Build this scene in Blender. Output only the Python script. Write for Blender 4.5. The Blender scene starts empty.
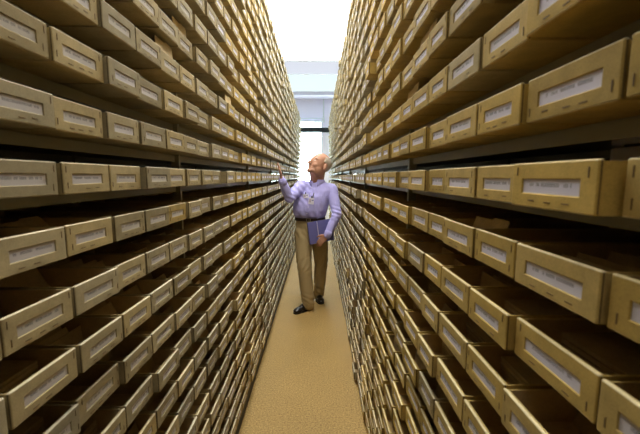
import bpy, bmesh, math, random
from mathutils import Vector, Matrix, noise
import numpy as np
rnd = random.Random(7)
S = bpy.context.scene
C = S.collection

# ---------------------------------------------------------------- helpers
def lin(r, g, b, a=1.0):
    f = lambda c: (c/255/12.92) if c/255 <= 0.04045 else ((c/255+0.055)/1.055)**2.4
    return (f(r), f(g), f(b), a)

def link(o, parent=None):
    C.objects.link(o)
    if parent is not None:
        o.parent = parent
    return o

def tag(o, label=None, cat=None, group=None, kind=None):
    if label: o['label'] = label
    if cat: o['category'] = cat
    if group: o['group'] = group
    if kind: o['kind'] = kind
    return o

def empty(name, loc=(0, 0, 0), rz=0.0):
    o = bpy.data.objects.new(name, None)
    o.location = loc; o.rotation_euler = (0, 0, rz)
    o.empty_display_size = 0.05
    return link(o)

class MB:
    """collects boxes and quads, then becomes one mesh"""
    def __init__(s):
        s.v = []; s.f = []; s.m = []; s.t = []
        s.mat = 0; s.tone = (0.5, 0.5, 0.0); s.M = None
    def add(s, vs, fs):
        b = len(s.v)
        if s.M is not None:
            vs = [tuple(s.M @ Vector(p)) for p in vs]
        s.v += vs
        for f in fs:
            s.f.append(tuple(b+i for i in f)); s.m.append(s.mat); s.t.append(s.tone)
    def box(s, x0, x1, y0, y1, z0, z1):
        s.add([(x0,y0,z0),(x1,y0,z0),(x1,y1,z0),(x0,y1,z0),(x0,y0,z1),(x1,y0,z1),(x1,y1,z1),(x0,y1,z1)],
              [(0,3,2,1),(4,5,6,7),(0,1,5,4),(1,2,6,5),(2,3,7,6),(3,0,4,7)])
    def cyl(s, p0, p1, r, n=12, r1=None):
        p0 = Vector(p0); p1 = Vector(p1); d = (p1-p0).normalized()
        a = d.orthogonal().normalized(); b = d.cross(a)
        r1 = r if r1 is None else r1
        vs = [tuple(p0+(a*math.cos(2*math.pi*i/n)+b*math.sin(2*math.pi*i/n))*r) for i in range(n)]
        vs += [tuple(p1+(a*math.cos(2*math.pi*i/n)+b*math.sin(2*math.pi*i/n))*r1) for i in range(n)]
        fs = [(i,(i+1)%n,n+(i+1)%n,n+i) for i in range(n)]
        fs += [tuple(range(n-1,-1,-1)), tuple(range(n,2*n))]
        s.add(vs, fs)
    def mesh(s, name, mats):
        me = bpy.data.meshes.new(name)
        me.from_pydata(s.v, [], s.f)
        for m in mats: me.materials.append(m)
        me.polygons.foreach_set('material_index', s.m)
        at = me.attributes.new('tray_tone', 'FLOAT_VECTOR', 'FACE')
        at.data.foreach_set('vector', np.array(s.t, dtype=np.float32).ravel())
        me.update()
        return me
    def build(s, name, mats, parent=None, bevel=0.0, seg=2, smooth=False):
        if not isinstance(mats, (list, tuple)): mats = [mats]
        me = s.mesh(name, mats)
        if bevel > 0:
            bm = bmesh.new(); bm.from_mesh(me)
            bmesh.ops.remove_doubles(bm, verts=bm.verts, dist=1e-6)
            bmesh.ops.bevel(bm, geom=[e for e in bm.edges if e.is_manifold and e.calc_face_angle(0) > 0.5],
                            offset=bevel, segments=seg, affect='EDGES', profile=0.5, clamp_overlap=True)
            bm.to_mesh(me); bm.free()
        if smooth:
            me.polygons.foreach_set('use_smooth', [True]*len(me.polygons))
        return link(bpy.data.objects.new(name, me), parent)

# ---------------------------------------------------------------- materials
def new_mat(name):
    m = bpy.data.materials.new(name); m.use_nodes = True
    nt = m.node_tree; b = nt.nodes['Principled BSDF']
    return m, nt, b
def N(nt, t, **kw):
    n = nt.nodes.new(t)
    for k, v in kw.items():
        if k in n.inputs: n.inputs[k].default_value = v
        else: setattr(n, k, v)
    return n
def plain(name, col, rough=0.6, metal=0.0, var=0.12, scale=30.0, bump=0.0, spec=0.4):
    m, nt, b = new_mat(name)
    tc = N(nt, 'ShaderNodeTexCoord'); nz = N(nt, 'ShaderNodeTexNoise', Scale=scale, Detail=5.0)
    nt.links.new(tc.outputs['Object'], nz.inputs['Vector'])
    mx = N(nt, 'ShaderNodeMix', data_type='RGBA')
    mx.inputs['A'].default_value = tuple(c*(1-var) for c in col[:3])+(1,)
    mx.inputs['B'].default_value = tuple(min(1, c*(1+var)) for c in col[:3])+(1,)
    nt.links.new(nz.outputs['Fac'], mx.inputs['Factor'])
    nt.links.new(mx.outputs['Result'], b.inputs['Base Color'])
    b.inputs['Roughness'].default_value = rough; b.inputs['Metallic'].default_value = metal
    b.inputs['Specular IOR Level'].default_value = spec
    if bump:
        bp = N(nt, 'ShaderNodeBump', Strength=bump, Distance=0.002)
        nt.links.new(nz.outputs['Fac'], bp.inputs['Height']); nt.links.new(bp.outputs['Normal'], b.inputs['Normal'])
    return m
def emitter(name, col, strength):
    m, nt, b = new_mat(name)
    b.inputs['Base Color'].default_value = (0.06, 0.06, 0.06, 1)
    b.inputs['Roughness'].default_value = 1.0; b.inputs['Specular IOR Level'].default_value = 0.0
    b.inputs['Emission Color'].default_value = col
    b.inputs['Emission Strength'].default_value = strength
    return m

def board_mat(name, cA, cB, rough=0.75, mottle=0.22):
    """fibreboard: tone.x runs from colour A to B, tone.y scales the board's own lightness"""
    m, nt, b = new_mat(name)
    L = nt.links.new
    at = N(nt, 'ShaderNodeAttribute', attribute_name='tray_tone')
    sp = N(nt, 'ShaderNodeSeparateXYZ'); L(at.outputs['Vector'], sp.inputs[0])
    base = N(nt, 'ShaderNodeMix', data_type='RGBA')
    base.inputs['A'].default_value = cA; base.inputs['B'].default_value = cB
    L(sp.outputs['X'], base.inputs['Factor'])
    tc = N(nt, 'ShaderNodeNewGeometry')
    n1 = N(nt, 'ShaderNodeTexNoise', Scale=28.0, Detail=6.0, Roughness=0.65)
    n2 = N(nt, 'ShaderNodeTexNoise', Scale=420.0, Detail=3.0)
    L(tc.outputs['Position'], n1.inputs['Vector']); L(tc.outputs['Position'], n2.inputs['Vector'])
    ad = N(nt, 'ShaderNodeMath', operation='ADD'); L(n1.outputs['Fac'], ad.inputs[0])
    ml = N(nt, 'ShaderNodeMath', operation='MULTIPLY'); L(n2.outputs['Fac'], ml.inputs[0]); ml.inputs[1].default_value = 0.6
    L(ml.outputs[0], ad.inputs[1])
    mr = N(nt, 'ShaderNodeMapRange'); L(ad.outputs[0], mr.inputs['Value'])
    mr.inputs['From Min'].default_value = 0.5; mr.inputs['From Max'].default_value = 1.1
    mr.inputs['To Min'].default_value = 1-mottle; mr.inputs['To Max'].default_value = 1+mottle
    v = N(nt, 'ShaderNodeMath', operation='MULTIPLY'); L(mr.outputs['Result'], v.inputs[0]); L(sp.outputs['Y'], v.inputs[1])
    sc = N(nt, 'ShaderNodeVectorMath', operation='SCALE')
    L(base.outputs['Result'], sc.inputs[0]); L(v.outputs[0], sc.inputs['Scale'])
    L(sc.outputs['Vector'], b.inputs['Base Color'])
    b.inputs['Roughness'].default_value = rough
    b.inputs['Specular IOR Level'].default_value = 0.25
    bp = N(nt, 'ShaderNodeBump', Strength=0.25, Distance=0.001)
    L(ad.outputs[0], bp.inputs['Height']); L(bp.outputs['Normal'], b.inputs['Normal'])
    return m

def label_mat(name, cA, cB, writing):
    """paper slip; with faint illegible pencil strokes in one line"""
    m, nt, b = new_mat(name); L = nt.links.new
    at = N(nt, 'ShaderNodeAttribute', attribute_name='tray_tone')
    sp = N(nt, 'ShaderNodeSeparateXYZ'); L(at.outputs['Vector'], sp.inputs[0])
    base = N(nt, 'ShaderNodeMix', data_type='RGBA')
    base.inputs['A'].default_value = cA; base.inputs['B'].default_value = cB
    L(sp.outputs['X'], base.inputs['Factor'])
    out = base.outputs['Result']
    if writing:
        tc = N(nt, 'ShaderNodeTexCoord'); oi = N(nt, 'ShaderNodeObjectInfo')
        s2 = N(nt, 'ShaderNodeSeparateXYZ'); L(tc.outputs['Object'], s2.inputs[0])
        off = N(nt, 'ShaderNodeMath', operation='MULTIPLY_ADD'); L(oi.outputs['Random'], off.inputs[0]); off.inputs[1].default_value = 9.0
        L(s2.outputs['X'], off.inputs[2])
        cb = N(nt, 'ShaderNodeCombineXYZ'); L(off.outputs[0], cb.inputs['X']); L(s2.outputs['Z'], cb.inputs['Z'])
        nz = N(nt, 'ShaderNodeTexNoise', Scale=900.0, Detail=2.0); L(cb.outputs[0], nz.inputs['Vector'])
        wd = N(nt, 'ShaderNodeTexNoise', Scale=110.0, Detail=1.0)
        cw = N(nt, 'ShaderNodeCombineXYZ'); L(off.outputs[0], cw.inputs['X']); L(cw.outputs[0], wd.inputs['Vector'])
        a1 = N(nt, 'ShaderNodeMath', operation='GREATER_THAN'); L(nz.outputs['Fac'], a1.inputs[0]); a1.inputs[1].default_value = 0.46
        a2 = N(nt, 'ShaderNodeMath', operation='GREATER_THAN'); L(wd.outputs['Fac'], a2.inputs[0]); a2.inputs[1].default_value = 0.45
        zc = N(nt, 'ShaderNodeMath', operation='SUBTRACT'); L(s2.outputs['Z'], zc.inputs[0]); zc.inputs[1].default_value = 0.0285
        za = N(nt, 'ShaderNodeMath', operation='ABSOLUTE'); L(zc.outputs[0], za.inputs[0])
        a3 = N(nt, 'ShaderNodeMath', operation='LESS_THAN'); L(za.outputs[0], a3.inputs[0]); a3.inputs[1].default_value = 0.0022
        xa = N(nt, 'ShaderNodeMath', operation='ABSOLUTE'); L(s2.outputs['X'], xa.inputs[0])
        a4 = N(nt, 'ShaderNodeMath', operation='LESS_THAN'); L(xa.outputs[0], a4.inputs[0]); a4.inputs[1].default_value = 0.036
        p = a1
        for q in (a2, a3, a4):
            k = N(nt, 'ShaderNodeMath', operation='MULTIPLY'); L(p.outputs[0], k.inputs[0]); L(q.outputs[0], k.inputs[1]); p = k
        k = N(nt, 'ShaderNodeMath', operation='MULTIPLY'); L(p.outputs[0], k.inputs[0]); k.inputs[1].default_value = 0.6
        mx = N(nt, 'ShaderNodeMix', data_type='RGBA'); L(k.outputs[0], mx.inputs['Factor'])
        L(out, mx.inputs['A']); mx.inputs['B'].default_value = lin(60, 55, 65)
        out = mx.outputs['Result']
    L(out, b.inputs['Base Color']); b.inputs['Roughness'].default_value = 0.7
    b.inputs['Specular IOR Level'].default_value = 0.2
    return m

M_board = board_mat('fibreboard', lin(172, 162, 134), lin(196, 166, 88))
M_worn_lit = board_mat('worn_toplit_edge', lin(222, 214, 190), lin(226, 208, 158))  # worn edges, with light from above also put into the colour
M_seam = board_mat('dark_board_side', lin(110, 100, 78), lin(116, 94, 54))  # front-panel sides darker than the faces
M_inner = board_mat('fibreboard_inside', lin(196, 172, 132), lin(196, 166, 114))
M_label = label_mat('label_paper', lin(202, 195, 184), lin(232, 230, 252), True)
M_label_far = label_mat('label_paper_plain', lin(202, 195, 184), lin(232, 230, 252), False)
M_staple = plain('staple_rust', lin(112, 90, 56), 0.6, 0.0)
M_paper = board_mat('filed_paper', lin(168, 146, 106), lin(206, 186, 142), 0.8, 0.25)
M_white = plain('white_paper', lin(232, 230, 232), 0.7, var=0.03)
M_steel = plain('rack_steel', lin(156, 150, 122), 0.45, 0.15, var=0.08, scale=12)
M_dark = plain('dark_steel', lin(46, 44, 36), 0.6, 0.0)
M_wall = plain('wall_paint', lin(228, 226, 250), 0.8, var=0.02, scale=4)
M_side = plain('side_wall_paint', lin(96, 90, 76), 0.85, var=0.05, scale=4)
M_ceil = plain('ceiling_paint', lin(236, 238, 242), 0.85, var=0.02, scale=4)
M_frame = plain('window_frame', lin(205, 212, 222), 0.5, var=0.03)
M_bar = plain('blind_case', lin(46, 50, 52), 0.95, var=0.05, spec=0.05)

def floor_mat():
    m, nt, b = new_mat('cork_floor'); L = nt.links.new
    tc = N(nt, 'ShaderNodeTexCoord')
    n1 = N(nt, 'ShaderNodeTexNoise', Scale=95.0, Detail=6.0, Roughness=0.85)
    n2 = N(nt, 'ShaderNodeTexNoise', Scale=3.0, Detail=3.0)
    L(tc.outputs['Object'], n1.inputs['Vector']); L(tc.outputs['Object'], n2.inputs['Vector'])
    r = N(nt, 'ShaderNodeValToRGB')
    r.color_ramp.elements[0].position = 0.36; r.color_ramp.elements[0].color = lin(112, 86, 44)
    r.color_ramp.elements[1].position = 0.64; r.color_ramp.elements[1].color = lin(208, 174, 106)
    L(n1.outputs['Fac'], r.inputs['Fac'])
    mr = N(nt, 'ShaderNodeMapRange'); L(n2.outputs['Fac'], mr.inputs['Value'])
    mr.inputs['To Min'].default_value = 0.86; mr.inputs['To Max'].default_value = 1.12
    sc = N(nt, 'ShaderNodeVectorMath', operation='SCALE'); L(r.outputs['Color'], sc.inputs[0]); L(mr.outputs['Result'], sc.inputs['Scale'])
    L(sc.outputs['Vector'], b.inputs['Base Color']); b.inputs['Roughness'].default_value = 0.75
    bp = N(nt, 'ShaderNodeBump', Strength=0.15, Distance=0.002); L(n1.outputs['Fac'], bp.inputs['Height']); L(bp.outputs['Normal'], b.inputs['Normal'])
    return m
M_floor = floor_mat()

def glass_mat():
    m = bpy.data.materials.new('window_glass'); m.use_nodes = True
    nt = m.node_tree; nt.nodes.clear()
    o = nt.nodes.new('ShaderNodeOutputMaterial')
    tr = N(nt, 'ShaderNodeBsdfTransparent'); tr.inputs['Color'].default_value = (0.93, 0.97, 0.98, 1)
    gl = N(nt, 'ShaderNodeBsdfGlossy', Roughness=0.02)
    mx = N(nt, 'ShaderNodeMixShader'); mx.inputs['Fac'].default_value = 0.06
    nt.links.new(tr.outputs[0], mx.inputs[1]); nt.links.new(gl.outputs[0], mx.inputs[2]); nt.links.new(mx.outputs[0], o.inputs['Surface'])
    return m
M_glass = glass_mat()

# ---------------------------------------------------------------- room
XW, Y0, Y1, H = 1.5, -3.0, 10.0, 3.8
def structure(name, mb, mat, parent=None, **k):
    o = mb.build(name, mat, parent, **k)
    if parent is None: o['kind'] = 'structure'
    return o
b = MB(); b.box(-XW-.1, XW+.1, Y0-.1, Y1+.1, -.1, 0); structure('floor', b, M_floor)
b = MB(); b.box(-XW-.1, XW+.1, Y0-.1, Y1+.1, H, H+.1); structure('ceiling', b, M_ceil)
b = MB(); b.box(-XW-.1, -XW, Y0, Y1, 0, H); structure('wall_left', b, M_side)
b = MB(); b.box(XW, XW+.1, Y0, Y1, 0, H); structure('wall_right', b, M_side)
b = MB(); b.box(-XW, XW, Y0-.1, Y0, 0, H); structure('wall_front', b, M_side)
# back wall with two tall window openings
WZ0, WZ1 = 0.45, 3.10
WX = [(-1.42, 0.13), (0.42, 1.42)]
b = MB()
b.box(-XW, XW, Y1, Y1+.14, 0, WZ0); b.box(-XW, XW, Y1, Y1+.14, WZ1, H)
for x0, x1 in ((-XW, WX[0][0]), (WX[0][1], WX[1][0]), (WX[1][1], XW)):
    b.box(x0, x1, Y1, Y1+.14, WZ0, WZ1)
structure('wall_back', b, M_wall)
for k, (x0, x1) in enumerate(WX):
    b = MB()
    t = .04
    b.box(x0, x0+t, Y1+.03, Y1+.09, WZ0, WZ1); b.box(x1-t, x1, Y1+.03, Y1+.09, WZ0, WZ1)
    b.box(x0+t, x1-t, Y1+.03, Y1+.09, WZ0, WZ0+t); b.box(x0+t, x1-t, Y1+.03, Y1+.09, WZ1-t, WZ1)
    b.box(x0+t, x1-t, Y1+.04, Y1+.08, 2.88, 2.92)
    w = structure('window_%d' % (k+1), b, M_frame, bevel=.004)
    g = MB(); g.box(x0+t, x1-t, Y1+.056, Y1+.062, WZ0+t, WZ1-t)
    g.build('window_pane', M_glass, w)
    g = MB(); g.box(x0-.02, x1+.02, Y1-.06, Y1+.03, WZ0-.03, WZ0)
    g.build('window_sill', M_frame, w)
# beam where the ceiling meets the window wall
b = MB(); b.box(-XW, XW, 9.55, Y1, H-.10, H); structure('trim_1', b, M_wall)

# dark roller-blind case across the aisle end
t = empty('blind_case', (-.22, 9.86, 2.815))
b = MB(); b.box(-.36, .565, -.06, .06, -.06, .06); b.build('housing', M_bar, t, bevel=.01)
for sx in (-.36, .565):
    b = MB(); b.box(sx-.008, sx+.008, -.066, .066, -.066, .066); b.build('end_cap', M_bar, t, bevel=.004)
for sx in (-.2, .4):
    b = MB(); b.box(sx-.02, sx+.02, .06, .14, -.03, .05); b.build('bracket', M_frame, t)
tag(t, 'dark roller blind case high across the bright window at the aisle end', 'blind')
# pipes on the end wall
t = empty('wall_pipe', (.16, 9.95, 3.15))
b = MB(); b.cyl((0, 0, -.02), (0, 0, .6), .018); b.build('riser', M_frame, t, smooth=True)
b = MB(); b.cyl((-1.3, 0, 0), (0, 0, 0), .016); b.build('horizontal_run', M_frame, t, smooth=True)
b = MB(); b.cyl((-1.3, 0, -.075), (0.0, 0, -.075), .022); b.build('horizontal_run', M_frame, t, smooth=True)
b = MB(); b.cyl((0, 0, -.11), (0, 0, .03), .03); b.build('elbow_joint', M_frame, t, smooth=True)
tag(t, 'pale pipe with two level runs on the end wall above the window', 'pipe')

# ceiling light panels over the aisle, a glowing ceiling band and an added fill
LIGHT = emitter('light_diffuser', (0.93, 1.0, 0.98, 1), 5.2)
LIGHT2 = emitter('light_diffuser_dim', (1.0, 0.96, 0.86, 1), 8.0)
BAND_GLOW = emitter('ceiling_band_glow', (0.84, 0.88, 1.0, 1), 0.50)  # plain ceiling band, its lit tone put in as emission
LIGHT4 = emitter('light_diffuser_blue', (0.80, 0.95, 1.0, 1), 0.58)
ADDED_FILL = emitter('added_fill_glow', (1.0, 0.95, 0.84, 1), 1.7)  # unseen panel added to brighten the near trays
def ceiling_panel(yc, ln, wd, mat, label, z=H):
    t = empty('glowing_ceiling_panel', (0, yc, z))
    b = MB()
    for (x0, x1, y0, y1) in ((-wd/2-.02, -wd/2, -ln/2-.02, ln/2+.02), (wd/2, wd/2+.02, -ln/2-.02, ln/2+.02),
                             (-wd/2, wd/2, -ln/2-.02, -ln/2), (-wd/2, wd/2, ln/2, ln/2+.02)):
        b.box(x0, x1, y0, y1, -.012, 0)
    b.build('fixture_frame', M_ceil, t)
    b = MB(); b.box(-wd/2, wd/2, -ln/2, ln/2, -.012, -.002); b.build('diffuser', mat, t)
    tag(t, label, 'light', 'light panels over the aisle')
ceiling_panel(5.50, 3.06, 2.0, LIGHT, 'wide glowing white ceiling panel above the aisle, seen between the rack tops')
ceiling_panel(7.51, 0.84, 2.0, BAND_GLOW, 'plain ceiling band between two panels, given a dim lavender glow')
ceiling_panel(8.74, 1.50, 2.0, LIGHT4, 'pale blue ceiling panel nearest the window wall')
ceiling_panel(2.6, 2.6, 1.5, LIGHT2, 'warm ceiling panel above the middle of the aisle, ahead of the camera')
ceiling_panel(-0.4, 2.6, 1.5, ADDED_FILL, 'added faint fill panel, unseen, above the camera end of the aisle')

# ---------------------------------------------------------------- racks and tray layout
XL, XR = 0.438, 0.280
PITCH_L, PITCH_R = 0.1102, 0.1097
TOP_L, TOP_R = 1.5245, 1.517
TH = 0.0555                       # tray height
BAY, GAP, NB = 1.246, 0.018, 9
YEND = 8.25
def columns(first):
    """(y0, y1, bay, index in bay counted away from the camera)"""
    cols = []
    for i in range(len(first)-1): cols.append((first[i], first[i+1], 0, i, len(first)-1))
    y = first[-1]; posts = []; bay = 1
    while y < YEND-.2:
        posts.append(y+GAP/2)
        y += GAP
        w = (BAY-GAP)/NB
        j = [0]+[rnd.uniform(-.006, .006) for _ in range(NB-1)]+[0]
        for i in range(NB): cols.append((y+i*w+j[i], y+(i+1)*w+j[i+1], bay, i, NB))
        y += BAY-GAP; bay += 1
    posts.append(y+GAP/2)
    return cols, posts
COL_L, POST_L = columns([-.255, -.115, .025, .165, .305, .445, .585, .723, .854, .993, 1.13, 1.262])
COL_R, POST_R = columns([-.38, -.24, -.10, .040, .178, .321, .471, .603, .751, .876, 1.033, 1.174, 1.322])
ROWS_L = range(-12, 14); ROWS_R = range(-13, 14)

def rack(side, posts, rows, top0, pitch, xf, y_start):
    """side -1: front faces +X; local build directly in world coordinates around the rack's base"""
    t = empty('shelving_rack', (side*(xf+.3), 4.0, 0))
    def bx(mb, a0, a1, y0, y1, z0, z1):     # a = distance back from the tray fronts
        x0, x1 = sorted((side*(xf+a0)-t.location.x, side*(xf+a1)-t.location.x))
        mb.box(x0, x1, y0-4.0, y1-4.0, z0, z1)
    ye = posts[-1]+.012
    ztop = top0+pitch*max(rows)+.012
    for p in posts:
        for a in (.074, .455):
            b = MB(); bx(b, a, a+.03, p-.007, p+.007, 0, ztop+.03)
            b.build('upright', M_steel, t)
    for a in (.074, .455):
        b = MB(); bx(b, a, a+.03, y_start-.016, y_start, 0, ztop+.03); b.build('upright', M_steel, t)
    for k in rows:
        z = top0+pitch*k-TH-.001
        b = MB()
        bx(b, .090, .470, y_start, ye, z-.003, z)
        bx(b, .090, .094, y_start, ye, z-.024, z-.003)
        bx(b, .466, .470, y_start, ye, z-.024, z-.003)
        b.build('shelf', M_steel, t)
    b = MB(); bx(b, .07, .485, y_start, ye, ztop+.03, ztop+.036); b.build('top_sheet', M_steel, t)
    zb = top0+pitch*min(rows)-TH-.03
    b = MB(); bx(b, .03, .45, y_start, ye, 0, max(.012, zb-.03)); b.build('plinth', M_dark, t)
    b = MB(); bx(b, .487, .49, y_start, posts[1]+.3, .02, ztop); b.build('added_blackout_sheet', M_dark, t)  # unseen sheet added to keep the near gaps dark
    b = MB(); bx(b, .10, .485, ye, ye+.003, .02, ztop+.03); b.build('end_sheet', M_steel, t)
    return t
r1 = rack(-1, POST_L, ROWS_L, TOP_L, PITCH_L, XL, -.27)
tag(r1, 'tall steel rack of narrow shelves that the raised hand touches', 'rack', 'two long shelving racks')
r2 = rack(1, POST_R, ROWS_R, TOP_R, PITCH_R, XR, -.40)
tag(r2, 'tall steel rack of narrow shelves beside the arm holding the notebook', 'rack', 'two long shelving racks')

# ---------------------------------------------------------------- trays
def tray_parts(w, D, detail, body, front, card, tone, ltone):
    """local: front face at y=0 looking to -y, box runs to y=D, base z=0, centred on x"""
    h = w/2; T = .003; F = .0055
    body.tone = tone; front.tone = tone; card.tone = ltone
    zb = TH-.002
    # open box: floor, sides, back
    y0, y1 = F, D
    hb = h-.0012
    body.mat = 0
    V = [(-hb,y0,0),(hb,y0,0),(hb,y1,0),(-hb,y1,0),(-hb,y0,zb),(hb,y0,zb),(hb,y1,zb),(-hb,y1,zb),
         (-hb+T,y0+T,T),(hb-T,y0+T,T),(hb-T,y1-T,T),(-hb+T,y1-T,T),(-hb+T,y0+T,zb),(hb-T,y0+T,zb),(hb-T,y1-T,zb),(-hb+T,y1-T,zb)]
    body.add(V, [(0,3,2,1),(0,1,5,4),(1,2,6,5),(2,3,7,6),(3,0,4,7),(4,5,13,12),(5,6,14,13),(6,7,15,14),(7,4,12,15)])
    b0 = body.mat; body.mat = 1
    body.add(V, [(8,9,10,11),(8,12,13,9),(9,13,14,10),(10,14,15,11),(11,15,12,8)])
    body.mat = b0
    # front frame with a window cut through it
    wx = h-.0215; wz0, wz1 = .0165, .0365
    O = [(-h,0),(h,0),(h,TH),(-h,TH)]; I = [(-wx,wz0),(wx,wz0),(wx,wz1),(-wx,wz1)]
    c = .0012
    I2 = [(-wx+c,wz0+c),(wx-c,wz0+c),(wx-c,wz1-c),(-wx+c,wz1-c)]
    yb = F
    V = [(x,0,z) for x,z in O]+[(x,0,z) for x,z in I]+[(x,.0009,z) for x,z in I2]+[(x,yb,z) for x,z in I2]+[(x,yb,z) for x,z in O]
    fs = []
    for i in range(4):
        j = (i+1)%4
        fs += [(i,j,4+j,4+i),(4+i,4+j,8+j,8+i),(8+i,8+j,12+j,12+i),(i,16+i,16+j,j),(12+i,12+j,16+j,16+i)]
    for q_, fc in enumerate(fs):
        i_, part_ = q_//5, q_%5
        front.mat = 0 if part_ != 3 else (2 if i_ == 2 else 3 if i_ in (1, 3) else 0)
        front.add(V, [fc])
    front.mat = 0
    card.mat = 0
    card.box(-wx+.0005, wx-.0005, .0018, .0026, wz0+.0005, wz1-.0005)
    return wx, wz0, wz1

def front_bevel(o, off):
    me = o.data; bm = bmesh.new(); bm.from_mesh(me)
    bmesh.ops.remove_doubles(bm, verts=bm.verts, dist=1e-6)
    h = max(v.co.x for v in bm.verts)
    es = []
    for e in bm.edges:
        a, c = e.verts
        if not e.is_manifold or e.calc_face_angle(0) < .6: continue
        if any(abs(abs(v.co.x)-h) < 1e-5 for v in e.verts) or (min(a.co.z, c.co.z) > TH-1e-4) or (max(a.co.z, c.co.z) < 1e-4):
            es.append(e)
    r_ = bmesh.ops.bevel(bm, geom=es, offset=off, segments=2, affect='EDGES', profile=.5, clamp_overlap=True)
    for fc in r_['faces']:
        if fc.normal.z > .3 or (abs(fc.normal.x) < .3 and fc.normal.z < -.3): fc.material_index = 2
    bm.to_mesh(me); bm.free()

F_PX = 338.0
TILT = math.atan(40.5/F_PX); YAW = -math.atan(2/F_PX)
CAM = Vector((0, 0, 1.5))
RC = (Matrix.Rotation(YAW, 3, 'Z') @ Matrix.Rotation(math.pi/2-TILT, 3, 'X')).transposed()
def project(p):
    q = RC @ (Vector(p)-CAM)
    if q.z > -.02: return None
    return 320-F_PX*q.x/q.z, 217+F_PX*q.y/q.z
def area(side, x, y0, y1, z):
    """picture area of a tray front (only used to choose which trays are built with separate parts)"""
    n = 0; c = []
    for i in range(7):
        for j in range(4):
            p = project((x, y0+(y1-y0)*i/6, z+TH*j/3))
            if p and -2 < p[0] < 642 and -2 < p[1] < 436: n += 1
    c = [project(q) for q in ((x,y0,z),(x,y1,z),(x,y1,z+TH),(x,y0,z+TH))]
    if n == 0 or any(q is None for q in c): return n*30.0 if n else 0
    a = 0
    for i in range(4):
        p, q = c[i], c[(i+1)%4]; a += p[0]*q[1]-p[1]*q[0]
    return abs(a)/2*n/28

trays = []
for side, cols, rows, top0, pitch, xf in ((-1, COL_L, ROWS_L, TOP_L, PITCH_L, XL), (1, COL_R, ROWS_R, TOP_R, PITCH_R, XR)):
    for k in rows:
        z = top0+pitch*k-TH
        for (y0, y1, bay, i, n) in cols:
            j0, j1 = (rnd.uniform(-.003, .003) for _ in range(2))
            if i == 0: j0 = 0
            if i == n-1: j1 = 0
            a0, a1 = y0+abs(j0)+.0022, y1-abs(j1)-.0022
            ym = (y0+y1)/2
            push = rnd.gauss(0, .0042)                       # how far the tray stands out of its row
            r = rnd.random()
            if r < .045: push += rnd.uniform(.008, .024)
            elif r < .08: push -= rnd.uniform(.006, .016)
            if ym < 1.5: push = max(-.012, min(.010, push))
            if side > 0 and k == 0 and abs(y0-.321) < .01: push = .012
            if side > 0 and k == 0 and abs(y0-.178) < .01: push = -.008
            push = max(-.035, min(.045, push))
            if 3.2 < ym < 4.3 and k < 4: push = max(-.004, min(0, push))
            if side < 0:
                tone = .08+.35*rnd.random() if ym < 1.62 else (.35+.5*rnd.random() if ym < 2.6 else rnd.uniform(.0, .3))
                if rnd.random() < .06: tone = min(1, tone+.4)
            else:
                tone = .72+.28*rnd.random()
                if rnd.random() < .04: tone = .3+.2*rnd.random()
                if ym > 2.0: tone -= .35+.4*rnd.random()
            val = rnd.uniform(.76, 1.14)
            if rnd.random() < .05: val *= .82
            lt = (rnd.uniform(.0, .35) if side < 0 and ym < 1.6 else rnd.uniform(.6, 1.0))
            lv = 1.0
            if side < 0 and k == 1 and abs(ym-2.45) < .05: lt = 1.0
            x = side*(xf-push)
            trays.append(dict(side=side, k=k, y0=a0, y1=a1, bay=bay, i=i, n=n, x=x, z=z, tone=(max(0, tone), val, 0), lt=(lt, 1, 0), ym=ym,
                              D=rnd.uniform(.345, .375)+push, push=push, a=area(side, x, a0, a1, z)))
order = sorted(range(len(trays)), key=lambda q: -trays[q]['a'])
singles = set(order[:300])

ORD = ['', 'first', 'second', 'third', 'fourth', 'fifth', 'sixth', 'seventh', 'eighth', 'ninth', 'tenth', 'eleventh', 'twelfth', 'thirteenth', 'fourteenth']
UP = ['', 'nearest', 'second', 'third', 'fourth']
def tray_label(d):
    tone = d['tone'][0]
    look = 'grey-tan' if tone < .25 else 'tan' if tone < .5 else 'yellowish' if tone < .8 else 'golden'
    if d['tone'][1] < .82: look = 'brownish'
    rk = 'rack he touches' if d['side'] < 0 else 'rack beside notebook'
    k = d['k']
    row = 'eye-level row' if k == 0 else '%s row %s eye-level row' % (ORD[abs(k)], 'above' if k > 0 else 'below')
    if d['bay'] == 0: col = '%s before nearest upright' % ORD[d['n']-d['i']]
    else: col = '%s past %s upright' % (ORD[d['i']+1], UP[d['bay']])
    return '%s tray on %s, %s, %s' % (look, rk, row, col)
def tray_matrix(d):
    ang = -d['side']*math.pi/2
    return Matrix.Translation((d['x'], (d['y0']+d['y1'])/2, d['z'])) @ Matrix.Rotation(ang, 4, 'Z')
far = MB(); farF = far
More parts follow.
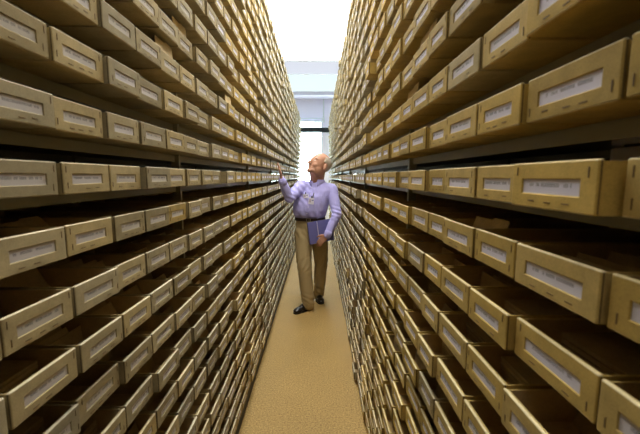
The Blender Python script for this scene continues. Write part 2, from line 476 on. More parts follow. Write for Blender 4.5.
for q, d in enumerate(trays):
    w = d['y1']-d['y0']
    if q in singles:
        bo, fr, ca = MB(), MB(), MB()
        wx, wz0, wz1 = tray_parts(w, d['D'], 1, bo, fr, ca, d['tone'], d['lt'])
        root = bo.build('archive_tray', [M_board, M_inner])
        root.matrix_world = tray_matrix(d)
        f = fr.build('front_frame', [M_board, M_staple, M_worn_lit, M_seam], root)
        front_bevel(f, .0017)
        # staples, pressed into the board
        st = MB(); st.mat = 1
        for (sx, sz, hor) in ((-wx*.62, .008, 1), (0.0, .0075, 1), (wx*.6, .008, 1), (-w/2+.009, .014, 0), (-w/2+.009, .044, 0), (w/2-.009, .014, 0), (w/2-.009, .044, 0)):
            if rnd.random() < (.25 if hor else .5): continue
            sx += rnd.uniform(-.003, .003); sz += rnd.uniform(-.0015, .0015)
            if hor: st.box(sx-.0055, sx+.0055, -.0006, .0008, sz-.0007, sz+.0007)
            else: st.box(sx-.0007, sx+.0007, -.0006, .0008, sz-.0055, sz+.0055)
        if st.v:
            bm = bmesh.new(); bm.from_mesh(f.data); tmp = st.mesh('tmp', []); bm.from_mesh(tmp); bm.to_mesh(f.data); bm.free(); bpy.data.meshes.remove(tmp)
        ca.build('label_card', [M_label], root)
        tag(root, tray_label(d), 'tray', 'fibreboard trays with paper slips on the two racks')
    else:
        far.M = tray_matrix(d)
        body = MB(); fr = MB(); ca = MB()
        tray_parts(w, d['D'], 0, body, fr, ca, d['tone'], d['lt'])
        far.tone = d['tone']
        for mb, off in ((body, 0), (fr, 10), (ca, 2)):
            bidx = len(far.v)
            far.v += [tuple(far.M @ Vector(p)) for p in mb.v]
            for fc, mi, tn in zip(mb.f, mb.m, mb.t):
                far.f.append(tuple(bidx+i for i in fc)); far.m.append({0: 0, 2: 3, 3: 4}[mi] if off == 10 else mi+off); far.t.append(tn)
o = far.build('archive_tray_rest', [M_board, M_inner, M_label_far, M_worn_lit, M_seam])
o.name = 'distant_tray'
tag(o, 'the many smaller fibreboard trays filling both racks away toward the window', 'tray', 'fibreboard trays with paper slips on the two racks', 'stuff')

def find(side, k, y):
    return min((d for d in trays if d['side'] == side and d['k'] == k), key=lambda d: abs(d['ym']-y))
for sd, k, y in ((-1, -2, .65), (-1, -1, .65), (-1, 3, 1.04), (-1, 4, 1.2), (-1, 3, 1.8), (1, 3, .95), (1, 2, 1.1), (1, -1, .70)):
    find(sd, k, y)['folder'] = True
# papers filed in the trays: countless cards, one object
pp = MB()
for d in trays:
    w = d['y1']-d['y0']; hw = w/2-.006
    if d['a'] < 4 and d['k'] > 3: continue
    if d.get('folder'): continue
    Mx = tray_matrix(d)
    n = 14 if d['a'] > 500 else 5
    full = rnd.random()
    if full < .18: continue
    y = .02+rnd.random()*.10
    end = d['D']-.04 if full > .4 else d['D']*.7
    yaw = rnd.uniform(-.12, .12)
    stp = (end-y)/n
    t0 = rnd.random()
    flat = rnd.random() < .3
    if flat:
        for s in range(4):
            pp.tone = (min(1, max(0, t0+rnd.uniform(-.2, .2))), rnd.uniform(.7, 1.1), 0)
            zz = .006+s*.008
            pp.M = Mx @ Matrix.Translation((0, d['D']*.55, zz)) @ Matrix.Rotation(rnd.uniform(-.006, .006), 4, 'Z')
            pp.box(-hw+.003, hw-.003, -d['D']*.38, d['D']*.38, 0, .006)
    else:
        for s in range(n):
            pp.tone = (min(1, max(0, t0+rnd.uniform(-.25, .25))), rnd.uniform(.7, 1.15), 0)
            hgt = rnd.uniform(.032, .045); x0 = rnd.uniform(0, .012); x1 = rnd.uniform(0, .012)
            pp.M = Mx @ Matrix.Translation((0, y+s*stp, .0052)) @ Matrix.Rotation(-rnd.uniform(.05, .5), 4, 'X')
            pp.box(-hw+x0, hw-x1, 0, .0018, 0, hgt)
o = pp.build('filed_papers', [M_paper])
tag(o, 'brown filed cards and papers packed inside the open trays', 'papers', None, 'stuff')

# single folders that stick up out of trays
def find(side, k, y):
    return min((d for d in trays if d['side'] == side and d['k'] == k), key=lambda d: abs(d['ym']-y))
def folder(side, k, y, back, up, lean, tone, label, length=.0, name='paper_folder'):
    d = find(side, k, y); w = d['y1']-d['y0']
    t = bpy.data.objects.new(name, None); link(t)
    t.matrix_world = tray_matrix(d) @ Matrix.Translation((0, back, .0045+.004*math.sin(lean))) @ Matrix.Rotation(-lean, 4, 'X')
    for nm, yy, hh, tn in (('cover', 0, up, tone), ('sheet', .0022, up-.004, tone-.3)):
        b = MB(); b.tone = (max(0, tn), 1.15, 0)
        if nm == 'cover': 
            b.add([(-w/2+.008, 0, 0), (w/2-.008, 0, 0), (w/2-.008, 0, hh-.006), (w/2-.012, 0, hh), (0.01, 0, hh), (.005, 0, hh-.005), (-w/2+.008, 0, hh-.005),
                   (-w/2+.008, .0016, 0), (w/2-.008, .0016, 0), (w/2-.008, .0016, hh-.006), (w/2-.012, .0016, hh), (0.01, .0016, hh), (.005, .0016, hh-.005), (-w/2+.008, .0016, hh-.005)],
                  [(0,1,2,3,4,5,6), (13,12,11,10,9,8,7)]+[(i, 7+i, 7+(i+1)%7, (i+1)%7) for i in range(7)])
        else: b.box(-w/2+.010, w/2-.012, yy, yy+.0012, 0, hh-.004)
        b.build(nm, M_paper if nm == 'cover' else M_board, t)
    tag(t, label, 'folder', 'paper folders showing above their trays')
Lr, Rr = 'rack he touches', 'rack beside notebook'
folder(-1, -2, .65, .14, .075, .55, .6, 'tan folder leaning up in a tray two rows below eye level, rack he touches')
folder(-1, -1, .65, .10, .070, .75, .5, 'slanted folder in a near tray just below eye level, rack he touches')
folder(-1, 3, 1.04, .012, .096, .06, .5, 'folder peeping above a near tray three rows above eye level, rack he touches')
folder(-1, 4, 1.2, .012, .097, .06, .9, 'yellowish folder peeping above a tray four rows up, rack he touches')
folder(-1, 3, 1.8, .012, .096, .06, 1, 'yellowish folder above a tray past the nearest upright, rack he touches')
folder(1, 3, .95, .012, .096, .08, .6, 'brown folder peeping above a tray three rows up, rack beside notebook')
folder(1, 2, 1.1, .012, .094, .08, .6, 'brown folder peeping above a tray two rows up, rack beside notebook')
folder(1, -1, .70, .05, .064, .35, 1, 'pale folder edge above a tray just below eye level, rack beside notebook')

# white envelopes lying on the tray rims, eye-level row of the right rack
zr = TOP_R
t = empty('envelope_pack', (.54, .42, zr-.0015))
b = MB()
b.box(-.08, .08, -.11, .118, 0.0, .028); b.build('lower_bundle', M_white, t, bevel=.002)
b = MB(); b.box(-.08, .08, -.11, .118, .0325, .0465); b.build('upper_bundle', M_white, t, bevel=.002)
b = MB(); b.box(-.075, .08, -.10, .10, .028, .0325); b.build('gap_shade_slab', M_dark, t)  # dark slab standing in for the shaded gap between the bundles
tag(t, 'white envelope pack lying across an eye-level tray, rack beside notebook', 'envelopes')

# ---------------------------------------------------------------- the man in the aisle
from mathutils.bvhtree import BVHTree
def V3(*a): return Vector(a)
ORG = Vector((-.07, 3.78, 0))
class Lump:
    """closed blobs and limbs, later fused into one continuous surface"""
    def __init__(s): s.bm = bmesh.new()
    def ball(s, c, r, R=None):
        if isinstance(r, (int, float)): r = (r, r, r)
        M = Matrix.Translation(Vector(c)) @ ((R.to_4x4() if R is not None else Matrix.Identity(4)) @ Matrix.Diagonal((*r, 1)))
        bmesh.ops.create_uvsphere(s.bm, u_segments=20, v_segments=12, radius=1, matrix=M)
    def limb(s, pts, rad, n=18):
        pts = [Vector(p) for p in pts]
        for i in range(len(pts)-1):
            p, q, r0, r1 = pts[i], pts[i+1], rad[i], rad[i+1]
            k = max(2, int((q-p).length/(.45*min(r0, r1)))+1)
            d = (q-p).normalized(); a = d.orthogonal().normalized(); b = d.cross(a)
            rings = []
            for j in range(k+1):
                t = j/k; c = p.lerp(q, t); r = r0+(r1-r0)*t
                rings.append([s.bm.verts.new(c+(a*math.cos(2*math.pi*m/n)+b*math.sin(2*math.pi*m/n))*r) for m in range(n)])
            for j in range(k):
                for m in range(n):
                    s.bm.faces.new((rings[j][m], rings[j][(m+1)%n], rings[j+1][(m+1)%n], rings[j+1][m]))
            s.bm.faces.new(rings[0][::-1]); s.bm.faces.new(rings[-1])
        for p, r in zip(pts, rad): s.ball(p, r*.995)
    def loft(s, rings, n=36, p=2.3):
        """rings: (x, y, z, rx, ry, yaw, tilt forward)"""
        prev = []
        for (x, y, z, rx, ry, yaw) in rings:
            row = []
            for m in range(n):
                t = 2*math.pi*m/n; c, sn = math.cos(t), math.sin(t)
                u = math.copysign(abs(c)**(2/p), c)*rx; v = math.copysign(abs(sn)**(2/p), sn)*ry
                row.append(s.bm.verts.new((x+u*math.cos(yaw)-v*math.sin(yaw), y+u*math.sin(yaw)+v*math.cos(yaw), z)))
            prev.append(row)
        for j in range(len(prev)-1):
            for m in range(n):
                s.bm.faces.new((prev[j][m], prev[j][(m+1)%n], prev[j+1][(m+1)%n], prev[j+1][m]))
        s.bm.faces.new(prev[0][::-1]); s.bm.faces.new(prev[-1])
    def fuse(s, name, mat, parent, voxel, smooth=6, fold=None, cut=None):
        bmesh.ops.recalc_face_normals(s.bm, faces=s.bm.faces)
        me = bpy.data.meshes.new(name); s.bm.to_mesh(me); s.bm.free()
        o = link(bpy.data.objects.new(name, me))
        m = o.modifiers.new('r', 'REMESH'); m.mode = 'VOXEL'; m.voxel_size = voxel; m.adaptivity = 0
        m2 = o.modifiers.new('s', 'SMOOTH'); m2.factor = .5; m2.iterations = smooth
        dg = bpy.context.evaluated_depsgraph_get()
        new = bpy.data.meshes.new_from_object(o.evaluated_get(dg))
        bpy.data.objects.remove(o); bpy.data.meshes.remove(me)
        new.name = name; new.materials.clear(); new.materials.append(mat)
        if fold or cut:
            bm = bmesh.new(); bm.from_mesh(new); bm.normal_update()
            if cut:
                bmesh.ops.delete(bm, geom=[v for v in bm.verts if cut(v.co)], context='VERTS')
            if fold:
                for v in bm.verts: v.co += v.normal*fold(v.co)
            bm.to_mesh(new); bm.free()
        new.polygons.foreach_set('use_smooth', [True]*len(new.polygons))
        new.transform(Matrix.Translation(-ORG))
        return new

SKIN = plain('skin', lin(176, 130, 106), 0.55, var=.10, scale=22)
HAIR = plain('grey_hair', lin(176, 164, 150), 0.7, var=.25, scale=160)
SHIRT = plain('lavender_cotton', lin(170, 166, 224), 0.8, var=.05, scale=40, spec=.2)
KHAKI = plain('khaki_twill', lin(166, 146, 106), 0.85, var=.06, scale=60, spec=.2)
LEATHER = plain('black_leather', lin(26, 20, 18), 0.28, var=.2, scale=40, spec=.6)
SOLE = plain('rubber_sole', lin(34, 28, 22), 0.7)
BELT = plain('belt_leather', lin(44, 30, 22), 0.4)
BRASS = plain('buckle_metal', lin(170, 160, 140), 0.3, 1.0)
EYEW = plain('eye_white', lin(220, 212, 205), 0.25, var=.02)
IRIS = plain('iris_grey', lin(50, 45, 45), 0.25)
NAVY = plain('notebook_cover', lin(106, 105, 162), 0.5, var=.05, scale=20)
NAVYD = plain('notebook_edge', lin(58, 60, 112), 0.5)
CARD = plain('badge_card', lin(226, 222, 232), 0.35, var=.03)
PHOTO = plain('badge_photo', lin(190, 178, 188), 0.4, var=.15, scale=150)
BLACKP = plain('black_plastic', lin(30, 28, 34), 0.35)

# head frame
HC = Vector((.016, 3.752, 1.622)); HS = 1.20
hf = Vector((-.70, -.53, .47)).normalized()
hl = (Vector((-.02, 0, 1)).cross(hf)).normalized()            # his left
hu = hf.cross(hl).normalized()
HR = Matrix((hf, hl, hu)).transposed()
def hd(f, l, u): return HC+(hf*f+hl*l+hu*u)*HS

B = Lump()
hs = lambda *r: tuple(x*HS for x in r)
B.ball(hd(-.012, 0, .034), hs(.098, .076, .084), HR)
B.ball(hd(.018, 0, .005), hs(.082, .071, .092), HR)
B.ball(hd(.036, 0, -.040), hs(.056, .058, .072), HR)
B.ball(hd(.048, 0, -.084), hs(.043, .047, .032), HR)
B.ball(hd(.080, 0, -.098), hs(.022, .026, .019), HR)
B.ball(hd(-.01, 0, -.07), hs(.06, .055, .05), HR)
B.limb([hd(.090, 0, .012), hd(.106, 0, -.018), hd(.117, 0, -.034)], [.0085*HS, .011*HS, .0135*HS])
for sg in (-1, 1):
    B.ball(hd(.107, sg*.013, -.036), .0085*HS)
    B.ball(hd(.078, sg*.028, .020), hs(.016, .026, .010), HR)
    B.ball(hd(.062, sg*.034, -.034), hs(.026, .024, .026), HR)
    B.ball(hd(.020, sg*.046, -.058), hs(.040, .018, .036), HR)
    B.ball(hd(-.016, sg*.078, -.012), hs(.019, .010, .032), HR)
    B.ball(hd(-.008, sg*.078, -.036), hs(.011, .009, .014), HR)
B.ball(hd(.088, 0, -.064), hs(.012, .026, .007), HR)
B.ball(hd(.086, 0, -.077), hs(.012, .022, .007), HR)
B.limb([(-.015, 3.800, 1.40), (-.005, 3.795, 1.47), hd(-.02, 0, -.045)], [.076, .072, .070])
B.limb([(-.030, 3.770, 1.45), hd(.035, 0, -.080)], [.052, .046])
B.ball(hd(.02, 0, -.085), hs(.05, .055, .035), HR)
# torso, arms, legs
YAW_T = math.radians(-16)
B.loft([(-.085, 3.80, .86, .14, .10, -.1), (-.085, 3.80, 1.0, .145, .105, -.12), (-.075, 3.785, 1.15, .16, .12, -.2),
        (-.045, 3.785, 1.30, .165, .11, YAW_T), (-.025, 3.79, 1.38, .15, .085, YAW_T), (-.015, 3.795, 1.43, .09, .06, YAW_T)])
RSH, REL, RWR = V3(-.180, 3.795, 1.385), V3(-.305, 3.575, 1.272), V3(-.372, 3.478, 1.472)
LSH, LEL, LWR = V3(.150, 3.775, 1.375), V3(.205, 3.652, 1.098), V3(.098, 3.572, .868)
B.limb([(-.05, 3.79, 1.36), RSH, REL, RWR], [.06, .05, .036, .026])
B.limb([(.02, 3.78, 1.35), LSH+V3(-.012, 0, -.015), LEL, LWR], [.055, .042, .036, .027])
RLEG = [V3(-.155, 3.79, .88), V3(-.152, 3.70, .50), V3(-.106, 3.685, .09)]
LLEG = [V3(-.005, 3.83, .88), V3(.030, 3.905, .50), V3(.006, 4.03, .09)]
B.limb(RLEG, [.085, .055, .04]); B.limb(LLEG, [.085, .055, .04])
RTOE, RHEEL = V3(-.262, 3.556, 0), V3(-.066, 3.762, 0)
LTOE, LHEEL = V3(.040, 3.838, 0), V3(-.004, 4.105, 0)
for ank, toe, heel in ((RLEG[2], RTOE, RHEEL), (LLEG[2], LTOE, LHEEL)):
    B.limb([ank, heel.lerp(toe, .25)+V3(0, 0, .05), heel.lerp(toe, .75)+V3(0, 0, .034)], [.034, .026, .016])
# raised right hand, palm against the tray fronts, fingers up
h = V3(-.20, .14, .97).normalized(); t = V3(.10, -.98, .16).normalized()
def palm(W, h, t, n, fingers, wid=.019):
    K = W+h*.088
    for i in range(4):
        B.limb([W+t*(.011-.0075*i)+h*.004, W+h*.05+t*(.024-.016*i), K+t*(wid*1.45-wid*i)-h*(.004*abs(i-1))], [.017, .0135, .0105])
    for i, ch in enumerate(fingers):
        B.limb([K+t*(wid*1.45-wid*i)-h*(.004*abs(i-1))]+ch, [.0098, .009, .0082, .007])
K = RWR+h*.088
def up_finger(i, ln, spread, bend):
    p = K+t*(.019*1.45-.019*i)-h*(.004*abs(i-1)); out = []
    d = (h+t*spread).normalized()
    for j, f in enumerate((.42, .32, .26)):
        dd = (d+V3(-1, 0, 0)*(bend*(j-.2))).normalized()
        p = p+dd*ln*f; out.append(V3(max(p.x, -.4275), p.y, p.z))
    return out
palm(RWR, h, t, None, [up_finger(0, .075, .20, .25), up_finger(1, .084, .04, .12), up_finger(2, .078, -.08, .16), up_finger(3, .060, -.24, .22)])
B.limb([RWR+h*.02+t*.012, RWR+h*.05+t*.040+V3(.004, 0, 0), RWR+h*.078+t*.055, RWR+h*.102+t*.060+V3(-.008, 0, 0)], [.015, .0125, .010, .0085])
# left hand: palm on the notebook's front, fingers curled under its lower edge, thumb on its face
h2 = V3(-.76, .10, -.62).normalized(); t2 = V3(-.60, 0, .78).normalized()
K2 = LWR+h2*.085
for i in range(4):
    kn = K2+t2*(.024-.017*i)+V3(0, -.004*i, 0)
    B.limb([LWR+t2*(.010-.007*i), LWR+h2*.048+t2*(.020-.014*i), kn], [.018, .0145, .0112])
    low = .7365+.033*(kn.x+.02)/.1
    B.limb([kn, V3(kn.x-.022, kn.y+.012, max(low-.004, kn.z-.034)), V3(kn.x-.030, kn.y+.050, low-.004), V3(kn.x-.027, kn.y+.078, low+.012)], [.0105, .0095, .0088, .0075])
B.limb([LWR+h2*.018+t2*.012, LWR+h2*.042+t2*.040, LWR+h2*.070+t2*.052+V3(0, .008, 0), LWR+h2*.094+t2*.056+V3(0, .012, 0)], [.0165, .0125, .0105, .0085])
me = B.fuse('person', SKIN, None, .0042, smooth=3)
man = link(bpy.data.objects.new('person', me)); man.location = ORG
tag(man, 'bald grey-haired man in lavender shirt and khaki trousers reaching up to the trays', 'person')

def fold_noise(amp, sx, sz, seed):
    def f(p):
        q = Vector((p.x*sx+seed, p.y*sx, p.z*sz))
        a = noise.noise(q)+.5*noise.noise(q*2.1)
        return amp*a
    return f
# shirt
G = Lump()
G.loft([(-.088, 3.795, 1.005, .150, .112, -.12), (-.088, 3.792, 1.04, .160, .124, -.12), (-.090, 3.78, 1.075, .180, .144, -.16), (-.086, 3.775, 1.13, .194, .154, -.2),
        (-.074, 3.775, 1.20, .198, .152, -.24), (-.058, 3.778, 1.28, .196, .138, YAW_T), (-.034, 3.785, 1.345, .190, .118, YAW_T),
        (-.024, 3.79, 1.395, .168, .095, YAW_T), (-.016, 3.795, 1.43, .112, .078, YAW_T), (-.010, 3.797, 1.455, .075, .070, YAW_T), (-.008, 3.797, 1.462, .070, .067, YAW_T)], p=2.25)
cuffR = RWR+(REL-RWR).normalized()*.010; cuffL = LWR+(LEL-LWR).normalized()*.004
G.limb([V3(-.10, 3.79, 1.365), V3(-.180, 3.785, 1.395), REL, REL.lerp(cuffR, .55), cuffR], [.075, .072, .052, .047, .036])
G.limb([V3(.07, 3.775, 1.345), V3(.143, 3.775, 1.355), V3(.182, 3.716, 1.22), LEL, LEL.lerp(cuffL, .55), cuffL], [.078, .073, .060, .052, .048, .039])
def shirt_fold(p):
    a = fold_noise(.0060, 16, 9, 3)(p)
    for c, s in ((REL, .07), (LEL, .08)):
        w = math.exp(-((p-c).length/s)**2); a += .006*w*math.sin((p-c).dot(V3(.3, .2, .9))*150)
    w = math.exp(-((p.z-1.08)/.04)**2); a += .004*w*math.sin(p.x*75+p.z*25)
    w = math.exp(-((p-V3(-.2, 3.7, 1.35)).length/.12)**2); a += .006*w*math.sin((p-RSH).dot(V3(.75, .1, .65))*110)
    return a
me = G.fuse('shirt', SHIRT, None, .0065, smooth=4, fold=shirt_fold)
shirt = link(bpy.data.objects.new('shirt', me), man)
bv = BVHTree.FromPolygons([v.co+ORG for v in me.vertices], [tuple(p.vertices) for p in me.polygons])
def on_shirt(x, z, off=.003, d=V3(0, 1, 0)):
    hit = bv.ray_cast(V3(x, 3.0, z), d)
    return (hit[0]-d*off, hit[1]) if hit[0] is not None else (V3(x, 3.65, z), V3(0, -1, 0))
def patch(name, mat, path, off=.002, th=.003, parent=shirt):
    """path: rows of (x, z) laid over the cloth"""
    mb = MB(); a = [[on_shirt(x, z, off+th)[0]-ORG for x, z in row] for row in path]; c = [[on_shirt(x, z, -.002)[0]-ORG for x, z in row] for row in path]
    nr, nc = len(a), len(a[0]); vs = [tuple(p) for row in a for p in row]+[tuple(p) for row in c for p in row]; o = nr*nc; fs = []
    for i in range(nr-1):
        for j in range(nc-1):
            k = i*nc+j; fs += [(k, k+1, k+nc+1, k+nc), (o+k, o+k+nc, o+k+nc+1, o+k+1)]
    rim = [j for j in range(nc)]+[i*nc+nc-1 for i in range(1, nr)]+[(nr-1)*nc+j for j in range(nc-2, -1, -1)]+[i*nc for i in range(nr-2, 0, -1)]
    for i in range(len(rim)):
        p, q = rim[i], rim[(i+1)%len(rim)]; fs.append((p, o+p, o+q, q))
    mb.add(vs, fs)
    return mb.build(name, mat, parent, smooth=False)
def lerp(a, b, t): return a+(b-a)*t
# placket and buttons down the front
top, bot = (-.058, 1.425), (-.128, 1.06)
patch('placket', SHIRT, [[(lerp(top[0], bot[0], i/12)-.014+.028*j/2, lerp(top[1], bot[1], i/12)) for j in range(3)] for i in range(13)], .001, .002)
for i in range(5):
    f = .12+.19*i; p, nn = on_shirt(lerp(top[0], bot[0], f), lerp(top[1], bot[1], f), .003)
    mb = MB(); mb.cyl(p-ORG, p-ORG+V3(-.2, -1, 0).normalized()*.0025, .0052, 10); mb.build('button', CARD, shirt)
# chest pocket
patch('pocket', SHIRT, [[(.010+.088*j/4+.012*i/4, 1.315-.10*i/4-(.008 if i == 4 and j == 2 else 0)) for j in range(5)] for i in range(5)], .001, .003)
# collar: a band standing round the neck with two pointed leaves
mb = MB(); n = 40; vs = []; fs = []
cc = V3(-.010, 3.795, 1.468); fr_ang = math.radians(-106)
for i in range(n+1):
    s = -1+2*i/n; ang = fr_ang+math.pi*.09+(i/n)*(2*math.pi-math.pi*.18)
    dist = min(abs(i), abs(n-i))/n*2                     # 0 at the front ends
    drop = .030+.048*max(0, 1-dist*3.4); flare = .016+.022*max(0, 1-dist*3)
    ru = .0655; d = V3(math.cos(ang), math.sin(ang), 0); up = .012*(1-math.cos((i/n)*2*math.pi))/2
    pts = [cc+d*(ru-.003)+V3(0, 0, -.015), cc+d*(ru)+V3(0, 0, .012+up), cc+d*(ru+.004)+V3(0, 0, .012+up), cc+d*(ru+flare)+V3(0, 0, .004-drop*.5+up*.5), cc+d*(ru+flare+.012)+V3(0, 0, -drop), cc+d*(ru+flare+.009)+V3(0, 0, -drop-.001), cc+d*(ru+flare-.003)+V3(0, 0, .001-drop*.5+up*.5)]
    vs += [tuple(p-ORG) for p in pts]
m = 7
for i in range(n):
    for j in range(m):
        k = (j+1)%m; fs.append((i*m+j, (i+1)*m+j, (i+1)*m+k, i*m+k))
fs += [tuple(range(m)), tuple(range(n*m+m-1, n*m-1, -1))]
mb.add(vs, fs); mb.build('collar', SHIRT, shirt, smooth=True)
# cuffs
for nm, c0, e0, r in (('cuff', cuffR, REL, .0385), ('cuff', cuffL, LEL, .0405)):
    d = (e0-c0).normalized(); mb = MB()
    a = d.orthogonal().normalized(); b2 = d.cross(a); vs = []; fs = []; prof = [(-.004, r-.006), (-.006, r-.002), (-.003, r), (.045, r+.005), (.047, r+.002), (.04, r-.006)]
    for i in range(24):
        for (s_, q) in prof: vs.append(tuple(c0+d*s_+(a*math.cos(i*math.pi/12)+b2*math.sin(i*math.pi/12))*q-ORG))
    for i in range(24):
        for j in range(6):
            k = (j+1)%6; i2 = (i+1)%24; fs.append((i*6+j, i2*6+j, i2*6+k, i*6+k))
    mb.add(vs, fs); mb.build(nm, SHIRT, shirt, smooth=True)

# trousers
G = Lump()
G.loft([(-.088, 3.797, 1.040, .157, .122, -.12), (-.085, 3.80, .97, .166, .130, -.11), (-.080, 3.805, .90, .172, .132, -.10), (-.078, 3.81, .84, .150, .110, -.08)], p=2.2)
G.limb([V3(-.160, 3.785, .87), V3(-.162, 3.74, .68), V3(-.155, 3.695, .50), V3(-.128, 3.682, .26), V3(-.104, 3.672, .070)], [.106, .096, .083, .076, .072])
G.limb([V3(.006, 3.828, .87), V3(.026, 3.86, .70), V3(.036, 3.905, .50), V3(.026, 3.965, .26), V3(.010, 4.025, .066)], [.104, .096, .082, .073, .066])
def leg_fold(p):
    a = fold_noise(.0065, 9, 3.2, 9)(p)
    w = math.exp(-((p.z-.14)/.07)**2); a += .0045*w*math.sin(p.z*105+p.x*60+4*noise.noise(p*9))
    w = math.exp(-((p.z-.52)/.10)**2); a += .0030*w*math.sin(p.z*70-p.x*90+p.y*40+5*noise.noise(p*7))
    w = math.exp(-((p.z-.86)/.07)**2); a += .0040*w*math.sin(p.z*50+p.x*80+4*noise.noise(p*8))
    return a
me = G.fuse('trousers', KHAKI, None, .008, smooth=4, fold=leg_fold, cut=None)
trousers = link(bpy.data.objects.new('trousers', me), man)
# belt
def ring_band(name, mat, z0, z1, c, rx, ry, yaw, grow, parent, p=2.2):
    mb = MB(); n = 48; vs = []; fs = []
    for i in range(n):
        t = 2*math.pi*i/n; cs, sn = math.cos(t), math.sin(t)
        u = math.copysign(abs(cs)**(2/p), cs); v = math.copysign(abs(sn)**(2/p), sn)
        for z, g in ((z0, 0), (z0, grow), (z1, grow), (z1, 0)):
            a, b_ = u*(rx+g), v*(ry+g)
            vs.append((c[0]+a*math.cos(yaw)-b_*math.sin(yaw)-ORG.x, c[1]+a*math.sin(yaw)+b_*math.cos(yaw)-ORG.y, z))
    for i in range(n):
        for j in range(4):
            k = (j+1)%4; i2 = (i+1)%n; fs.append((i*4+j, i2*4+j, i2*4+k, i*4+k))
    mb.add(vs, fs); return mb.build(name, mat, parent, smooth=False)
belt = ring_band('belt', BELT, 1.012, 1.046, (-.088, 3.796), .164, .128, -.12, .010, man)
d = V3(-.12, -1, 0).normalized(); a = V3(1, -.12, 0).normalized(); p = V3(-.088, 3.796, 1.029)+d*.1415-ORG
mb = MB(); mb.M = Matrix.Translation(p) @ Matrix.Rotation(-.12, 4, 'Z')
mb.box(-.024, .024, -.004, 0, -.019, -.014); mb.box(-.024, .024, -.004, 0, .014, .019); mb.box(-.024, -.019, -.004, 0, -.014, .014); mb.box(.019, .024, -.004, 0, -.014, .014); mb.box(-.002, .024, -.006, -.003, -.002, .002)
mb.build('buckle', BRASS, belt)
for xx in (-.19, -.02, .04):
    pass
# shoes
for toe, heel in ((RTOE, RHEEL), (LTOE, LHEEL)):
    G = Lump(); d = (toe-heel).normalized(); L0 = (toe-heel).length; a = V3(-d.y, d.x, 0)
    R3 = Matrix((d, a, V3(0, 0, 1))).transposed()
    q = lambda s, l, z: heel+d*(L0*s)+a*l+V3(0, 0, z)
    G.ball(q(.13, 0, .045), (.040, .034, .040), R3); G.ball(q(.30, 0, .052), (.062, .036, .044), R3)
    G.ball(q(.52, 0, .042), (.070, .041, .034), R3); G.ball(q(.76, 0, .034), (.064, .045, .026), R3); G.ball(q(.88, 0, .030), (.036, .038, .021), R3)
    G.ball(q(.20, 0, .078), (.052, .038, .022), R3); G.ball(q(.40, 0, .064), (.050, .034, .026), R3)
    me = G.fuse('shoe', LEATHER, None, .005, smooth=3, cut=None)
    shoe = link(bpy.data.objects.new('shoe', me), man)
    mb = MB(); out = []
    for i in range(28):
        tt = 2*math.pi*i/28; s = .5-.5*math.cos(tt) ; w = (.034+.014*math.sin(min(1, s*1.25)*math.pi/2*1.3))*math.sin(math.acos(max(-1, min(1, 1-2*s))))**.55
        out.append((s, math.copysign(w, math.sin(tt)) if abs(math.sin(tt)) > 1e-6 else 0))
    vs = [tuple(q(s, l, z)-ORG) for z in (.001, .014) for s, l in out]; n = 28
    mb.add(vs, [tuple(range(n-1, -1, -1)), tuple(range(n, 2*n))]+[(i, (i+1)%n, n+(i+1)%n, n+i) for i in range(n)])
    mb.build('sole', SOLE, shoe)
    for j in range(4):
        s = .44+.055*j; zt = .088-.012*j
        mb = MB(); mb.cyl(q(s, -.016, zt-.006)-ORG, q(s+.01, .016, zt-.006)-ORG, .0028, 8); mb.build('lace', SOLE, shoe)
# hair fringe, brows, eyes
bm = bmesh.new()
bmesh.ops.create_uvsphere(bm, u_segments=64, v_segments=40, radius=1)
kill = []
for v in bm.verts:
    f, l, u = v.co
    p = (f*.1015-.012, l*.0795, u*.0875+.034)
    edge = .022*noise.noise(Vector((f*5, l*5, u*5)))+.012*noise.noise(Vector((f*22, l*22, u*22)))
    top_ = p[2] > .088+edge-.25*max(0, p[0]+.03)-.12*max(0, .07-abs(p[1]))*0
    front_ = p[0] > .022+edge*.5; low_ = p[2] < -.040+edge*.4
    near_ear = abs(p[1]) > .06 and -.040 < p[0] < .012 and p[2] < .018
    if top_ or front_ or low_ or near_ear: kill.append(v)
    w = 1+.02*noise.noise(Vector((f*14, l*14, u*14)))
    v.co = hd(*(c*w for c in p))-ORG
bmesh.ops.delete(bm, geom=kill, context='VERTS')
bmesh.ops.solidify(bm, geom=bm.faces[:], thickness=.006)
me = bpy.data.meshes.new('hair'); bm.to_mesh(me); bm.free(); me.materials.append(HAIR)
me.polygons.foreach_set('use_smooth', [True]*len(me.polygons)); link(bpy.data.objects.new('hair', me), man)
for sg in (-1, 1):
    mb = MB(); 
    bm = bmesh.new(); bmesh.ops.create_uvsphere(bm, u_segments=16, v_segments=10, radius=.0118*HS, matrix=Matrix.Translation(hd(.0790, sg*.030, .001)-ORG))
    me = bpy.data.meshes.new('eye'); bm.to_mesh(me); bm.free(); me.materials.append(EYEW); eye = link(bpy.data.objects.new('eye', me), man)
    me.polygons.foreach_set('use_smooth', [True]*len(me.polygons))
    bm = bmesh.new(); bmesh.ops.create_uvsphere(bm, u_segments=12, v_segments=8, radius=1, matrix=Matrix.Translation(hd(.0885, sg*.0305, .004)-ORG) @ HR.to_4x4() @ Matrix.Diagonal((.0035, .0062, .0062, 1)))
    me = bpy.data.meshes.new('iris'); bm.to_mesh(me); bm.free(); me.materials.append(IRIS); link(bpy.data.objects.new('iris', me), eye)
    mb = MB(); mb.cyl(hd(.0905, sg*.014, .026)-ORG, hd(.078, sg*.048, .025)-ORG, .0042*HS, 8, .0028*HS); mb.build('eyebrow', HAIR, man, smooth=True)

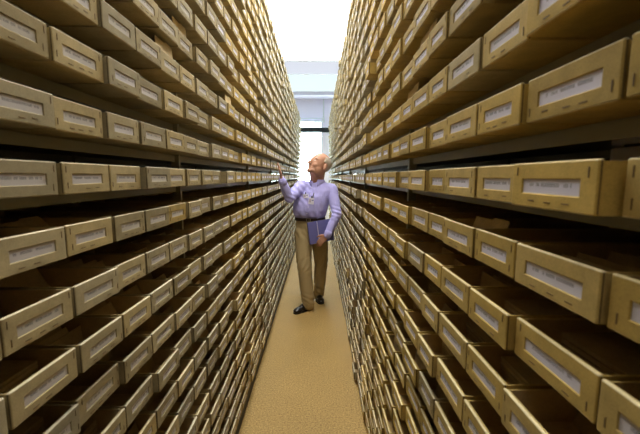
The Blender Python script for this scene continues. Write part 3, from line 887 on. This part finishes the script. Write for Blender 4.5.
# things he wears clipped on and carries
def badge(x, z, w, hgt, roll, label, group):
    p, nn = on_shirt(x, z, .010); p.y -= .006 if z < 1.27 else .009
    t = empty('name_badge', p); t.rotation_euler = (0, roll, math.radians(-14))
    mb = MB(); mb.box(-w/2, w/2, -.0012, .0012, -hgt/2, hgt/2); mb.build('card', CARD, t, bevel=.001)
    mb = MB(); mb.box(-w*.40, -w*.02, -.0020, -.0011, -hgt*.25, hgt*.30); mb.build('photo', PHOTO, t)
    mb = MB(); mb.box(w*.05, w*.42, -.0018, -.0011, hgt*.05, hgt*.20); mb.build('colour_strip', NAVY, t)
    mb = MB(); mb.box(-.006, .006, -.003, .0015, hgt/2-.003, hgt/2+.018); mb.build('clip', BLACKP, t, bevel=.001)
    tag(t, label, 'badge', group)
badge(-.130, 1.292, .058, .044, -.10, 'white name badge clipped beside the shirt buttons, higher of the two', 'badges on the shirt')
badge(-.072, 1.240, .060, .070, .12, 'pale name badge with photo hanging lower, below the dark pen', 'badges on the shirt')
p, nn = on_shirt(-.050, 1.300, .020)
t = empty('pen', p); t.rotation_euler = (0, .25, 0)
mb = MB(); mb.cyl((0, 0, -.045), (0, 0, .028), .0045, 10); mb.build('barrel', BLACKP, t, smooth=True)
mb = MB(); mb.box(-.0015, .0015, -.009, -.006, -.012, .026); mb.box(-.0015, .0015, -.009, 0, .022, .026); mb.build('clip', BRASS, t)
tag(t, 'dark pen clipped upright on the front of the lavender shirt', 'pen')

# notebook held against the hip
t = empty('notebook', (.030, 3.645, .905)); t.rotation_euler = Matrix.Rotation(math.radians(18), 4, 'Z').to_euler()
R7 = Matrix.Rotation(math.radians(-7.5), 4, 'Y')
w2, h2_ = .139, .120
for nm, y0_, y1_, e, mt in (('front_cover', -.010, -.0075, 0, NAVY), ('back_cover', .0075, .010, 0, NAVY), ('page_block', -.0075, .0075, .004, M_white)):
    mb = MB(); mb.M = R7; mb.box(-w2+e*.2, w2-e, y0_, y1_, -h2_+e, h2_-e); mb.build(nm, mt, t, bevel=.0008 if e == 0 else 0)
mb = MB(); mb.M = R7; mb.box(-w2-.003, -w2+.0005, -.010, .010, -h2_, h2_); mb.build('spine', NAVYD, t)
mb = MB(); mb.M = R7; mb.box(-.036, -.031, -.0114, -.0100, -h2_, h2_); mb.build('pale_strip', CARD, t)  # thin pale strip running down the cover
tag(t, 'blue-violet notebook held flat against the hip by the lowered hand', 'notebook')

# ---------------------------------------------------------------- light, camera, view
w = bpy.data.worlds.new('sky'); S.world = w; w.use_nodes = True
bg = w.node_tree.nodes['Background']
bg.inputs['Color'].default_value = (0.86, 0.98, 1.0, 1); bg.inputs['Strength'].default_value = 11.0
cam = bpy.data.cameras.new('camera'); co = link(bpy.data.objects.new('camera', cam))
cam.sensor_width = 36; cam.lens = F_PX/640*36
cam.clip_start = .02
co.location = CAM; co.rotation_euler = (math.pi/2-TILT, 0, YAW)
cam.dof.use_dof = True; cam.dof.focus_distance = 3.7; cam.dof.aperture_fstop = 8.0
S.camera = co
S.view_settings.view_transform = 'Standard'; S.view_settings.look = 'None'
S.view_settings.exposure = 0.75; S.view_settings.gamma = 1.0
S.view_settings.use_curve_mapping = False
S.cycles.use_denoising = True
S.cycles.max_bounces = 8
